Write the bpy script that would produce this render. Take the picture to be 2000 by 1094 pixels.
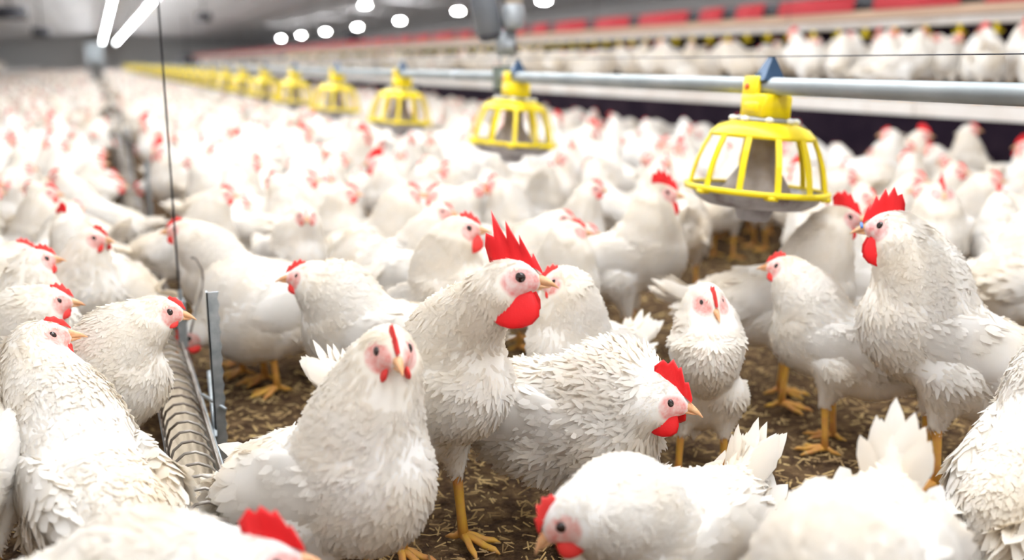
import bpy, bmesh, math, random
import numpy as np
# ================================================================== camera, world, exposure
F_PX = 1950.; VPX, VPY = 190., 124.; EYE = .9          # focal length in pixels of the 2000 px frame, vanishing point of the house's length
sc = bpy.context.scene
for o_ in list(bpy.data.objects): bpy.data.objects.remove(o_)
PITCH = math.atan((547 - VPY) / F_PX); PSI = math.atan2(1000 - VPX, math.hypot(F_PX, 547 - VPY))
cam_d = bpy.data.cameras.new('camera'); cam = bpy.data.objects.new('camera', cam_d); sc.collection.objects.link(cam)
cam_d.sensor_width = 36; cam_d.lens = 36 * F_PX / 2000; cam_d.clip_start = .05; cam_d.clip_end = 300
cam.location = (0, 0, EYE); cam.rotation_euler = (math.pi / 2 - PITCH, 0, -PSI)
cam_d.dof.use_dof = True; cam_d.dof.focus_distance = 1.80; cam_d.dof.aperture_fstop = 1.6
sc.camera = cam
sc.view_settings.view_transform = 'Standard'; sc.view_settings.look = 'None'; sc.view_settings.gamma = 1; sc.view_settings.use_curve_mapping = False
sc.view_settings.exposure = .76
wd = bpy.data.worlds.new('world'); sc.world = wd; wd.use_nodes = True
wd.node_tree.nodes['Background'].inputs[0].default_value = (1., .975, .95, 1); wd.node_tree.nodes['Background'].inputs[1].default_value = .50
TUBE_STRENGTH = 42.
sc.cycles.max_bounces = 8; sc.cycles.diffuse_bounces = 4; sc.cycles.transmission_bounces = 4; sc.cycles.use_denoising = True

FWD = np.array([math.sin(PSI) * math.cos(PITCH), math.cos(PSI) * math.cos(PITCH), -math.sin(PITCH)])
RGT = np.array([math.cos(PSI), -math.sin(PSI), 0]); UPV = np.cross(RGT, FWD); EYE3 = np.array([0, 0, EYE])
def proj(p):
    v = np.array(p, float) - EYE3; w = v @ FWD
    return 1000 + F_PX * (v @ RGT) / w, 547 - F_PX * (v @ UPV) / w, w
def at_z(px, py, z):
    d = FWD + RGT * (px - 1000) / F_PX + UPV * (547 - py) / F_PX
    return EYE3 + d * (z - EYE) / d[2]
def at_x(px, py, x):
    d = FWD + RGT * (px - 1000) / F_PX + UPV * (547 - py) / F_PX
    return EYE3 + d * x / d[0]
# ------------------------------------------------------------------ materials
def mat(name, color=(.8, .8, .8), rough=.6, metal=0., spec=.5, **kw):
    m = bpy.data.materials.new(name); m.use_nodes = True; b = m.node_tree.nodes['Principled BSDF']
    b.inputs['Base Color'].default_value = (*color, 1); b.inputs['Roughness'].default_value = rough; b.inputs['Metallic'].default_value = metal
    b.inputs['Specular IOR Level'].default_value = spec
    for k, v in kw.items(): b.inputs[k.replace('_', ' ')].default_value = v
    return m
def nd(m, typ, **kw):
    n = m.node_tree.nodes.new(typ)
    for k, v in kw.items(): setattr(n, k, v)
    return n
def lk(m, a, b): m.node_tree.links.new(a, b)
def noise_mix(m, stops, scale, detail=4, coord='Object', rough=.55, out_to='Base Color', vec=None):
    """colour ramp over noise -> base colour"""
    tc = nd(m, 'ShaderNodeTexCoord'); no = nd(m, 'ShaderNodeTexNoise'); cr = nd(m, 'ShaderNodeValToRGB')
    no.inputs['Scale'].default_value = scale; no.inputs['Detail'].default_value = detail; no.inputs['Roughness'].default_value = rough
    lk(m, vec or tc.outputs[coord], no.inputs['Vector']); lk(m, no.outputs['Fac'], cr.inputs['Fac'])
    el = cr.color_ramp.elements
    while len(el) < len(stops): el.new(.5)
    for e, (p, c) in zip(el, stops): e.position = p; e.color = (*c, 1)
    if out_to: lk(m, cr.outputs['Color'], m.node_tree.nodes['Principled BSDF'].inputs[out_to])
    return cr
def add_bump(m, scale, strength, dist=.002, detail=3, coord='Object'):
    tc = nd(m, 'ShaderNodeTexCoord'); no = nd(m, 'ShaderNodeTexNoise'); bp = nd(m, 'ShaderNodeBump')
    no.inputs['Scale'].default_value = scale; no.inputs['Detail'].default_value = detail
    bp.inputs['Strength'].default_value = strength; bp.inputs['Distance'].default_value = dist
    lk(m, tc.outputs[coord], no.inputs['Vector']); lk(m, no.outputs['Fac'], bp.inputs['Height']); lk(m, bp.outputs['Normal'], m.node_tree.nodes['Principled BSDF'].inputs['Normal'])
M = {}
WHITE, CREAM = (.90, .885, .865), (.87, .775, .63)
# feathers: white with cream soiling, a little light passing through each vane
m = M['plume'] = mat('white_feather', WHITE, .9, spec=.15)
cr_ = noise_mix(m, [(.40, WHITE), (.72, CREAM)], 5., 4)
tr_ = nd(m, 'ShaderNodeBsdfTranslucent'); mx_ = nd(m, 'ShaderNodeMixShader'); mx_.inputs[0].default_value = .30
tr_.inputs['Color'].default_value = (.95, .84, .68, 1)
lk(m, m.node_tree.nodes['Principled BSDF'].outputs[0], mx_.inputs[1]); lk(m, tr_.outputs[0], mx_.inputs[2])
lk(m, mx_.outputs[0], m.node_tree.nodes['Material Output'].inputs['Surface'])
def skin(name, pale, flush):
    """white down over the body, bare mottled skin on the face (head-space attribute 'hc')"""
    m = mat(name, WHITE, .75, spec=.2)
    body = noise_mix(m, [(.40, WHITE), (.72, CREAM)], 5., 4, out_to=None)
    at = nd(m, 'ShaderNodeAttribute', attribute_name='hc')
    mot = noise_mix(m, [(.36, pale), (.66, flush)], 95., 4, out_to=None, vec=at.outputs['Vector'])
    mp = nd(m, 'ShaderNodeVectorMath', operation='SUBTRACT'); mp.inputs[1].default_value = (.009, .0155, -.004)
    dv = nd(m, 'ShaderNodeVectorMath', operation='DIVIDE'); dv.inputs[1].default_value = (.0265, .0180, .0185)
    ln = nd(m, 'ShaderNodeVectorMath', operation='LENGTH')
    sx = nd(m, 'ShaderNodeSeparateXYZ'); cx = nd(m, 'ShaderNodeCombineXYZ'); ab = nd(m, 'ShaderNodeMath', operation='ABSOLUTE')
    lk(m, at.outputs['Vector'], sx.inputs[0]); lk(m, sx.outputs[0], cx.inputs[0]); lk(m, sx.outputs[1], ab.inputs[0]); lk(m, ab.outputs[0], cx.inputs[1]); lk(m, sx.outputs[2], cx.inputs[2])
    lk(m, cx.outputs[0], mp.inputs[0]); lk(m, mp.outputs[0], dv.inputs[0]); lk(m, dv.outputs[0], ln.inputs[0])
    mr = nd(m, 'ShaderNodeMapRange'); mr.inputs['From Min'].default_value = .86; mr.inputs['From Max'].default_value = 1.1; mr.inputs['To Min'].default_value = 1; mr.inputs['To Max'].default_value = 0
    lk(m, ln.outputs['Value'], mr.inputs['Value'])
    mix = nd(m, 'ShaderNodeMix', data_type='RGBA'); lk(m, mr.outputs[0], mix.inputs[0]); lk(m, body.outputs[0], mix.inputs[6]); lk(m, mot.outputs[0], mix.inputs[7])
    lk(m, mix.outputs[2], m.node_tree.nodes['Principled BSDF'].inputs['Base Color'])
    add_bump(m, 260., .25, .001)
    return m
M['skin_hen'] = skin('hen_skin', (.86, .62, .58), (.80, .30, .26))
M['skin_cock'] = skin('rooster_skin', (.86, .66, .63), (.80, .30, .28))
M['comb_hen'] = mat('hen_comb_red', (.78, .045, .04), .45, spec=.4, Subsurface_Weight=.15, Subsurface_Radius=(.01, .003, .002), Subsurface_Scale=.5)
M['comb_cock'] = mat('rooster_comb_red', (.80, .010, .014), .45, spec=.4)
for k in ('comb_hen', 'comb_cock'): add_bump(M[k], 420., .35, .0008)
M['ear'] = mat('ear_lobe_red', (.72, .10, .11), .5)
M['eye'] = mat('dark_eye', (.02, .008, .006), .08, spec=.8)
M['beak'] = mat('horn_beak', (.78, .42, .20), .4); noise_mix(M['beak'], [(.35, (.80, .50, .28)), (.65, (.72, .33, .15))], 60.)
M['blue_bit'] = mat('blue_plastic', (.12, .28, .75), .35)
M['leg'] = mat('yellow_leg', (.72, .40, .07), .55); noise_mix(M['leg'], [(.35, (.74, .44, .06)), (.65, (.66, .30, .09))], 30.); add_bump(M['leg'], 300., .6, .001)
# ------------------------------------------------------------------ mesh helpers
def new_mesh(name, V, F, mats=(), smooth=True, mat_idx=None, custom_normals=None, attrs=None):
    me = bpy.data.meshes.new(name)
    V = np.asarray(V, dtype=np.float32)
    if isinstance(F, np.ndarray) and F.ndim == 2:
        k = F.shape[1]; nf = len(F)
        me.vertices.add(len(V)); me.vertices.foreach_set('co', V.ravel())
        me.loops.add(nf * k); me.loops.foreach_set('vertex_index', F.astype(np.int32).ravel())
        me.polygons.add(nf); me.polygons.foreach_set('loop_start', np.arange(0, nf * k, k, dtype=np.int32))
        me.polygons.foreach_set('loop_total', np.full(nf, k, dtype=np.int32))
        me.update(calc_edges=True)
    else:
        me.from_pydata([tuple(map(float, v)) for v in V], [], [tuple(int(i) for i in f) for f in F]); me.update()
    for m in mats: me.materials.append(m)
    if mat_idx is not None: me.polygons.foreach_set('material_index', np.asarray(mat_idx, dtype=np.int32))
    me.polygons.foreach_set('use_smooth', np.full(len(me.polygons), bool(smooth)))
    for an, data in (attrs or {}).items():
        a = me.attributes.new(an, 'FLOAT_VECTOR', 'POINT'); a.data.foreach_set('vector', np.asarray(data, dtype=np.float32).ravel())
    if custom_normals is not None: me.normals_split_custom_set_from_vertices(np.asarray(custom_normals, dtype=np.float32).tolist())
    me.update()
    return me

class MB:
    """collects simple shapes into one mesh"""
    def __init__(s): s.V, s.F = [], []
    def add(s, V, F):
        o = len(s.V); s.V += [tuple(v) for v in V]; s.F += [tuple(i + o for i in f) for f in F]
    def box(s, lo, hi):
        x0, y0, z0 = lo; x1, y1, z1 = hi
        s.add([(x0,y0,z0),(x1,y0,z0),(x1,y1,z0),(x0,y1,z0),(x0,y0,z1),(x1,y0,z1),(x1,y1,z1),(x0,y1,z1)],
              [(0,3,2,1),(4,5,6,7),(0,1,5,4),(1,2,6,5),(2,3,7,6),(3,0,4,7)])
    def tube(s, pts, r, n=8, cap=True, closed=False, flat=None):
        pts = [np.array(p, float) for p in pts]; m = len(pts)
        rs = list(r) if hasattr(r, '__len__') else [r] * m
        V, F = [], []; pu = None
        for i, p in enumerate(pts):
            if closed: t = pts[(i + 1) % m] - pts[i - 1]
            else: t = pts[min(i + 1, m - 1)] - pts[max(i - 1, 0)]
            t = t / (np.linalg.norm(t) + 1e-12)
            if pu is None: pu = np.cross(t, (0, 0, 1) if abs(t[2]) < .9 else (1, 0, 0))
            u = pu - t * (pu @ t); u /= np.linalg.norm(u) + 1e-12; w = np.cross(t, u); pu = u
            for k in range(n):
                a = 2 * math.pi * k / n
                V.append(p + rs[i] * (u * math.cos(a) + w * math.sin(a) * (flat or 1)))
        L = m if closed else m - 1
        for i in range(L):
            for k in range(n):
                a, b = i * n + k, i * n + (k + 1) % n; c, d = ((i + 1) % m) * n + (k + 1) % n, ((i + 1) % m) * n + k
                F.append((a, b, c, d))
        if cap and not closed:
            F.append(tuple(reversed(range(n)))); F.append(tuple(range((m - 1) * n, m * n)))
        s.add(V, F)
    def lathe(s, prof, c=(0, 0, 0), n=32, a0=0., a1=2 * math.pi, close=False):
        full = abs(a1 - a0 - 2 * math.pi) < 1e-6; k = n if full else n + 1
        V = [(c[0] + r * math.cos(a0 + (a1 - a0) * j / n), c[1] + r * math.sin(a0 + (a1 - a0) * j / n), c[2] + z) for r, z in prof for j in range(k)]
        F = []
        P = len(prof)
        for i in range(P if close else P - 1):
            for j in range(n):
                jj = (j + 1) % k; i2 = (i + 1) % P
                F.append((i * k + j, i * k + jj, i2 * k + jj, i2 * k + j))
        s.add(V, F)
    def ellipsoid(s, c, r, n=16, m=10, R=None):
        V, F = [], []
        for i in range(m + 1):
            th = math.pi * i / m
            for j in range(n):
                a = 2 * math.pi * j / n
                v = np.array([r[0] * math.sin(th) * math.cos(a), r[1] * math.sin(th) * math.sin(a), r[2] * math.cos(th)])
                if R is not None: v = R @ v
                V.append(v + np.array(c))
        for i in range(m):
            for j in range(n): F.append((i * n + j, (i + 1) * n + j, (i + 1) * n + (j + 1) % n, i * n + (j + 1) % n))
        s.add(V, F)
    def xform(s, M, t=(0, 0, 0)):
        A = np.array(s.V) @ np.array(M).T + np.array(t); s.V = [tuple(v) for v in A]
    def mesh(s, name, mat, smooth=True): return new_mesh(name, s.V, s.F, [mat], smooth)
    def obj(s, name, mat, parent=None, smooth=True): return link(name, s.mesh(name, mat, smooth), parent)

def link(name, data, parent=None, loc=None):
    o = bpy.data.objects.new(name, data); bpy.context.scene.collection.objects.link(o)
    if parent is not None: o.parent = parent
    if loc is not None: o.location = loc
    return o
def tag(o, label=None, cat=None, group=None, kind=None):
    if label: o['label'] = label
    if cat: o['category'] = cat
    if group: o['group'] = group
    if kind: o['kind'] = kind
    return o
def thing(name, label, cat, loc=(0, 0, 0), rz=0., group=None):
    o = link(name, None, None, loc); o.rotation_euler = (0, 0, rz); o.empty_display_size = .05
    return tag(o, label, cat, group)
def dup(root, loc, rz, label, group=None):
    r = root.copy(); bpy.context.scene.collection.objects.link(r); r.location = loc; r.rotation_euler[2] = rz
    r['label'] = label
    if group: r['group'] = group
    elif 'group' in r: del r['group']
    for ch in list(root.children):
        c = ch.copy(); bpy.context.scene.collection.objects.link(c); c.parent = r
        for g in ch.children:
            d = g.copy(); bpy.context.scene.collection.objects.link(d); d.parent = c
    return r

def rotm(yaw=0., pitch=0., roll=0.):
    """degrees; pitch > 0 raises the front (+x)"""
    y, p, r = map(math.radians, (yaw, pitch, roll))
    Rz = np.array([[math.cos(y), -math.sin(y), 0], [math.sin(y), math.cos(y), 0], [0, 0, 1]])
    Ry = np.array([[math.cos(p), 0, -math.sin(p)], [0, 1, 0], [math.sin(p), 0, math.cos(p)]])
    Rx = np.array([[1, 0, 0], [0, math.cos(r), -math.sin(r)], [0, math.sin(r), math.cos(r)]])
    return Rz @ Ry @ Rx

# ------------------------------------------------------------------ smooth-union solid and its surface
def sd_eval(P, prims):
    d = None
    for pr in prims:
        if pr[0] == 'e':
            _, c, r, R, k = pr
            q = (P - c) @ R
            k0 = np.sqrt(((q / r) ** 2).sum(1)); k1 = np.sqrt(((q / (r * r)) ** 2).sum(1)) + 1e-9
            e = k0 * (k0 - 1) / k1
        else:
            _, a, b, ra, rb, k = pr
            ba = b - a; L2 = ba @ ba + 1e-12
            t = np.clip(((P - a) @ ba) / L2, 0, 1)
            e = np.sqrt(((P - a - t[:, None] * ba) ** 2).sum(1)) - (ra + (rb - ra) * t)
        if d is None: d = e
        else:
            hh = np.maximum(k - np.abs(d - e), 0) / k
            d = np.minimum(d, e) - hh * hh * k * .25
    return d

def surface_nets(prims, lo, hi, h):
    n = np.ceil((hi - lo) / h).astype(int) + 1
    ax = [lo[i] + h * np.arange(n[i]) for i in range(3)]
    G = np.stack(np.meshgrid(*ax, indexing='ij'), -1).reshape(-1, 3).astype(np.float32)
    D = sd_eval(G, prims).reshape(n)
    S = D < 0
    nc = n - 1
    cnt = np.zeros(nc, np.float32); acc = np.zeros(tuple(nc) + (3,), np.float32)
    off = [(0, 0, 0), (1, 0, 0), (0, 1, 0), (1, 1, 0), (0, 0, 1), (1, 0, 1), (0, 1, 1), (1, 1, 1)]
    def sl(A, o): return A[o[0]:o[0] + nc[0], o[1]:o[1] + nc[1], o[2]:o[2] + nc[2]]
    for i in range(8):
        for ax_ in range(3):
            if off[i][ax_]: continue
            o2 = list(off[i]); o2[ax_] = 1
            a, b = sl(D, off[i]), sl(D, o2); m = (a < 0) != (b < 0)
            t = np.where(m, a / np.where(m, a - b, 1), 0)
            p = np.array(off[i], np.float32)
            cnt += m
            for j in range(3):
                acc[..., j] += np.where(m, p[j] + (t if j == ax_ else 0), 0)
    act = cnt > 0
    idx = -np.ones(nc, int); idx[act] = np.arange(act.sum())
    cell = np.argwhere(act)
    V = lo + h * (cell + acc[act] / cnt[act][:, None])
    Fs = []
    for ax_ in range(3):
        u, v = (ax_ + 1) % 3, (ax_ + 2) % 3
        a = S; b = np.roll(S, -1, ax_)
        m = (a != b); sl_ = [slice(None)] * 3; sl_[ax_] = slice(n[ax_] - 1, None); m[tuple(sl_)] = False
        e = np.argwhere(m)
        e = e[(e[:, u] > 0) & (e[:, v] > 0) & (e[:, u] < nc[u]) & (e[:, v] < nc[v]) & (e[:, ax_] < nc[ax_])]
        du = np.zeros(3, int); du[u] = 1; dv = np.zeros(3, int); dv[v] = 1
        q = [idx[tuple((e - x).T)] for x in (du + dv, dv, 0 * du, du)]
        q = np.stack(q, 1)
        ins = S[tuple(e.T)]
        q[~ins] = q[~ins][:, ::-1]
        Fs.append(q)
    return V, np.concatenate(Fs)

def sd_grad(P, prims, e=.0015):
    g = np.zeros_like(P)
    for i in range(3):
        dlt = np.zeros(3); dlt[i] = e
        g[:, i] = (sd_eval(P + dlt, prims) - sd_eval(P - dlt, prims)) / (2 * e)
    return g

# ------------------------------------------------------------------ feathers
def feather_cards(P, N, flow, L, W, lift, rng, rows=4, curl=.25, cup=.25, jitter=.3, nmix=1.):
    n = len(P)
    t = flow - N * (flow * N).sum(1, keepdims=True); t /= np.linalg.norm(t, axis=1, keepdims=True) + 1e-9
    b = np.cross(N, t)
    j = rng.normal(0, jitter, n)[:, None]
    t, b = t * np.cos(j) + b * np.sin(j), b * np.cos(j) - t * np.sin(j)
    prof = {4: ([0, .4, .78, 1.], [.35, .95, .95, .38]), 3: ([0, .55, 1.], [.4, 1., .4])}[rows]
    V = np.zeros((n, rows, 3, 3), np.float32); NV = np.zeros_like(V)
    L_, W_, s = L[:, None], W[:, None], np.sin(lift)[:, None]
    for i, (v, w) in enumerate(zip(*prof)):
        for jx, u in enumerate((-1, 0, 1)):
            vv = v * (1.1 if (u == 0 and i == rows - 1) else 1)
            V[:, i, jx] = P - N * (.12 * L_) * (1 - v) * .5 + t * (L_ * vv) + b * (W_ * w * u) + N * (L_ * s * v - curl * L_ * s * v * v - cup * W_ * u * u * w)
            fn = N * 1. - t * s * 1.0 + b * (u * .45)
            NV[:, i, jx] = N * nmix + fn * (1 - nmix)
    base = (np.arange(n) * rows * 3)[:, None]
    q = []
    for i in range(rows - 1):
        for jx in range(2): q.append(np.stack([base[:, 0] + i * 3 + jx, base[:, 0] + i * 3 + jx + 1, base[:, 0] + (i + 1) * 3 + jx + 1, base[:, 0] + (i + 1) * 3 + jx], 1))
    F = np.concatenate(q)[:, ::-1].copy()
    NV = NV.reshape(-1, 3); NV /= np.linalg.norm(NV, axis=1, keepdims=True)
    return V.reshape(-1, 3), F, NV

def sample_surface(V, F, N, n, rng, weight=None):
    a, b, c, d = (V[F[:, i]] for i in range(4))
    ar = .5 * np.linalg.norm(np.cross(c - a, d - b), axis=1)
    if weight is not None: ar = ar * weight[F].mean(1)
    cs = np.cumsum(ar); cs /= cs[-1]
    f = np.searchsorted(cs, (np.arange(n) + rng.random(n)) / n)
    f = np.clip(f, 0, len(F) - 1)
    u, v = rng.random((2, n, 1))
    def bl(A): A = A[F[f]]; return A[:, 0] * (1 - u) * (1 - v) + A[:, 1] * u * (1 - v) + A[:, 2] * u * v + A[:, 3] * (1 - u) * v
    Nn = bl(N); Nn /= np.linalg.norm(Nn, axis=1, keepdims=True) + 1e-9
    return bl(V), Nn

# ------------------------------------------------------------------ the bird
BD = dict(s=1., hx=.15, hy=0., hz=.45, hyaw=0., hpitch=0., hroll=0., comb='hen', crouch=0., tp=12., tail=38., fluff=1., seed=1, lod=0,
          neck=1., fat=1., legs=True, hs=1.12, wl=1., ww=.62, wing=0., step=0., blue=False)

COMB = {  # height profile along the base: (position along comb 0 front..1 back, height, lean back)
    'hen':  dict(len=.040, pts=[(0, .004), (.12, .013), (.24, .010), (.38, .019), (.5, .013), (.64, .019), (.76, .013), (.9, .014), (1., .004)], lean=.25, th=.0032),
    'low':  dict(len=.034, pts=[(0, .003), (.2, .010), (.35, .009), (.5, .012), (.65, .010), (.8, .011), (1., .003)], lean=.2, th=.003),
    'cock': dict(len=.060, pts=[(0, .004), (.10, .020), (.17, .012), (.30, .036), (.37, .022), (.50, .050), (.60, .027), (.74, .060), (.83, .030), (.96, .036), (1.05, .022), (1., .008)], lean=.38, th=.0042),
    'cock2': dict(len=.056, pts=[(0, .006), (.10, .022), (.18, .016), (.32, .034), (.40, .025), (.55, .042), (.64, .030), (.78, .044), (.88, .030), (1., .034), (1.1, .020), (1., .006)], lean=.12, th=.0042),
    'cock3': dict(len=.054, pts=[(0, .006), (.12, .024), (.22, .020), (.36, .036), (.46, .030), (.6, .040), (.72, .032), (.85, .036), (1.05, .026), (1., .006)], lean=.2, th=.0045),
}

def bez(p0, p1, p2, p3, n):
    t = np.linspace(0, 1, n)[:, None]
    return (1 - t) ** 3 * p0 + 3 * (1 - t) ** 2 * t * p1 + 3 * (1 - t) * t * t * p2 + t ** 3 * p3

def make_bird(**kw):
    """meshes of one bird in its own frame (x forward, z up, feet on z = 0): {part name: [mesh, ...]}"""
    q = dict(BD); q.update(kw); s = q['s']; rng = np.random.default_rng(q['seed']); lod = q['lod']; A = np.array
    fat = q['fat'] * .9; cz = .262 - q['crouch']
    Rt = rotm(0, q['tp']); cb = A([0, 0, cz])
    def tb(x, y, z): return cb + Rt @ A([x, y, z])          # torso frame
    I = np.eye(3)
    pr = []
    pr.append(('e', tb(-.01, 0, 0), A([.150, .083 * fat, .088 * fat]), Rt, .03))
    pr.append(('e', tb(.070, 0, -.018), A([.090, .078 * fat, .084 * fat]), Rt, .05))
    pr.append(('e', tb(-.115, 0, .008), A([.092, .066 * fat, .066]), Rt, .05))
    pr.append(('e', tb(-.07, 0, -.045), A([.080, .064 * fat, .062]), Rt, .05))
    ta = math.radians(q['tail'] - q['tp'])
    tb0 = tb(-.160, 0, .016); tdir = Rt @ A([-math.cos(ta), 0, math.sin(ta)])
    pr.append(('c', tb0, tb0 + tdir * .055, .044, .024, .05))
    for sd in (-1, 1):
        pr.append(('c', tb(-.015, sd * .050, -.048), A([.02, sd * .048, max(.115, .128 - q['crouch'])]), .046, .0155, .035))
    # neck and head
    Rh0 = rotm(q['hyaw'], q['hpitch'], q['hroll']); hs = q['hs']; Rh = Rh0 * hs; hp = A([q['hx'], q['hy'], q['hz']])
    hf = Rh0 @ A([1., 0, 0]); hu = Rh0 @ A([0, 0, 1.])
    n0 = tb(.085, 0, .055)
    dist = np.linalg.norm(hp - n0)
    n1 = n0 + Rt @ A([.45, 0, .6]) * dist * .42
    n3 = hp - hf * .016 - hu * .002
    n2 = n3 - hf * dist * .10 - hu * dist * .30
    NP = bez(n0, n1, n2, n3, 11); tt = np.linspace(0, 1, 11)
    NR = (.030 + .046 * (1 - tt) ** 1.5) * (1 + (q['neck'] - 1) * np.sin(tt * 3.0))
    NR[-1] = .0225; NR[-2] = max(NR[-2], .0265 * (1 + (q['neck'] - 1) * .5))
    for i in range(10): pr.append(('c', NP[i], NP[i + 1], NR[i], NR[i + 1], .02 if i else .06))
    pr.append(('e', hp, A([.0275, .0195, .0215]) * hs, Rh0, .012))
    pr.append(('e', hp + Rh @ A([.017, 0, -.005]), A([.0165, .0125, .0125]) * hs, Rh0, .012))
    for sd in (-1, 1): pr.append(('e', hp + Rh @ A([.004, sd * .008, -.006]), A([.017, .0115, .013]) * hs, Rh0, .01))
    h = {0: .0065, 1: .0095, 2: .019}[lod]
    allp = np.concatenate([NP, [hp, tb0 + tdir * .08, tb(-.22, 0, 0), tb(.19, .11, 0), tb(.19, -.11, 0)]])
    lo = np.minimum(allp.min(0) - .06, A([-.21, -.13 - .05 * max(0, fat - 1), .045])); hi = np.maximum(allp.max(0) + .06, A([.21, .13 + .05 * max(0, fat - 1), cz + .20]))
    V, F = surface_nets(pr, lo, hi, h)
    if lod == 2 or True:
        g = sd_grad(V, pr)
        for _ in range(2 if lod < 2 else 1):
            V = V - g * (sd_eval(V, pr) / ((g * g).sum(1) + 1e-6))[:, None] * .9
            g = sd_grad(V, pr)
    N = g / (np.linalg.norm(g, axis=1, keepdims=True) + 1e-9)
    hc = ((V - hp) @ Rh0) / hs
    out = {}
    def face_d(hc_): return np.sqrt((((hc_ * A([1, 0, 1]) + np.abs(hc_) * A([0, 1, 0]) - A([.009, .0155, -.004])) / A([.0265, .0180, .0185])) ** 2).sum(1))
    skinm = M['skin_' + ('cock' if q['comb'].startswith('cock') else 'hen')]
    out['body'] = [new_mesh('body', V * s, F, [skinm], True, attrs={'hc': hc})]
    # plumage
    if lod < 2:
        nb = {0: 9000, 1: 2200}[lod]
        d_ = np.linalg.norm(V[:, None, :] - NP[None], axis=2); near = d_.argmin(1); inn = (d_.min(1) < NR[near] * 1.55)
        w = np.where(inn, np.clip((near - 1) / 4., 0, 1), 0)
        P, Nn = sample_surface(V, F, N, nb, rng, weight=1 + 2.2 * w + 0 * w)
        d_ = np.linalg.norm(P[:, None, :] - NP[None], axis=2); near = d_.argmin(1); inn = (d_.min(1) < NR[near] * 1.55)
        tn = near / 10.; w = np.where(inn, np.clip((near - 1) / 4., 0, 1), 0)
        tang = np.gradient(NP, axis=0); tang /= np.linalg.norm(tang, axis=1, keepdims=True)
        fl = (1 - w)[:, None] * (Rt @ A([-1., 0, -.28])) - w[:, None] * tang[near]
        th = (P[:, 2] < cz - .085); fl[th] = fl[th] * .4 + A([-.1, 0, -1.])
        hcp = ((P - hp) @ Rh0) / hs; hd = np.linalg.norm(hcp, axis=1)
        L = .027 - .008 * np.clip(tn * 1.2, 0, 1) * w; L = np.where(hd < .045, .011, L); L[th] *= .55
        L *= rng.uniform(.8, 1.2, nb) * (1 if lod == 0 else 1.25)
        W = L * .15 * (1 if lod == 0 else 1.5)
        lift = np.radians(rng.normal(2.6, 2.2, nb) * q['fluff']); lift = np.where(hd < .05, np.radians(7), lift); L = np.maximum(L, .006)
        keep = ~((face_d(hcp) < 1.12) & (hcp[:, 0] > -.02)) & (hcp[:, 0] < .02) | (hd > .06)
        k = keep
        fv, ff, fn = feather_cards(P[k], Nn[k], fl[k], L[k], W[k], lift[k], rng, 3, jitter=.45)
        # saddle and vent tufts: longer loose feathers near the tail
        out['plumage'] = [new_mesh('plumage', fv * s, ff, [M['plume']], True, custom_normals=fn)]
    # wings
    for sd in (-1, 1):
        wp = []
        Rw = Rt @ rotm(sd * 6, -4 - q['wing'], 0)
        wc = tb(-.025, sd * .072 * fat, .015)
        wp.append(('e', wc, A([.115, .023, .058]), Rw, .02))
        wt = wc + Rw @ A([-.155, -sd * .012, .004])
        wp.append(('c', wc + Rw @ A([-.06, 0, 0]), wt, .034, .010, .04))
        wlo = np.minimum(wc - .15, wt - .03); whi = np.maximum(wc + .15, wt + .03)
        sq = A([1, .5, 1]) if False else 1
        wv, wf = surface_nets(wp, wlo, whi, {0: .009, 1: .013, 2: .022}[lod])
        wn = sd_grad(wv, wp); wn /= np.linalg.norm(wn, axis=1, keepdims=True) + 1e-9
        if lod < 2:
            n_ = {0: 420, 1: 110}[lod]
            P, Nn = sample_surface(wv, wf, wn, n_, rng)
            x_ = ((P - wc) @ Rw)[:, 0]
            L = np.clip(.030 + (.05 - x_) * .22, .024, .08) * rng.uniform(.85, 1.15, n_); W = L * .20
            fl = np.tile(Rw @ A([-1., 0, -.22]), (n_, 1))
            fv, ff, fn = feather_cards(P, Nn, fl, L, W, np.radians(rng.normal(2.2, 1.5, n_)), rng, 4 if lod == 0 else 3, jitter=.16, nmix=.92)
            nv = len(wv)
            wv = np.concatenate([wv, fv]); wf = np.concatenate([wf, ff + nv]); wn = np.concatenate([wn, fn])
        out.setdefault('wing', []).append(new_mesh('wing', wv * s, wf, [M['plume']], True, custom_normals=wn))
    # tail fan: stiff feathers folded like a tent plus soft coverts
    nt = {0: 20, 1: 10, 2: 8}[lod]; P, Nn, fl, L, W = [], [], [], [], []
    side = np.cross(tdir, Rt @ A([0, 1., 0]))
    for i in range(nt):
        u = (i / (nt - 1)) * 2 - 1
        base = tb0 + tdir * .03 + A([0, .022 * u, 0]) + side * (-.012 * abs(u))
        dirn = tdir + A([0, .20 * u, 0]) + side * (-.16 * abs(u) + rng.normal(0, .05)); dirn /= np.linalg.norm(dirn)
        up = -side * 1.0
        nn = np.cross(dirn, A([0, 1., 0])); nn = -nn / np.linalg.norm(nn); nn = nn * (.75) + A([0, np.sign(u + 1e-6) * (.2 + .55 * abs(u)), .1]); nn -= dirn * (nn @ dirn); nn /= np.linalg.norm(nn)
        P.append(base); Nn.append(nn); fl.append(dirn); L.append((.125 - .05 * abs(u)) * rng.uniform(.88, 1.08)); W.append(.017 if lod == 0 else .022)
    if lod < 2:
        for i in range(150 if lod == 0 else 24):
            u = rng.uniform(-1, 1); v = rng.uniform(0, 1); an = rng.uniform(0, 6.28)
            rad = .045 * (1 - .4 * v)
            o = A([0, math.cos(an), 0]) + side * math.sin(an); nn = o + tdir * .2; nn /= np.linalg.norm(nn)
            P.append(tb0 + tdir * (.06 * v) + o * rad * .8); Nn.append(nn); fl.append(tdir + A([0, .1 * math.cos(an), 0])); L.append(rng.uniform(.045, .085)); W.append(rng.uniform(.009, .014))
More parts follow.
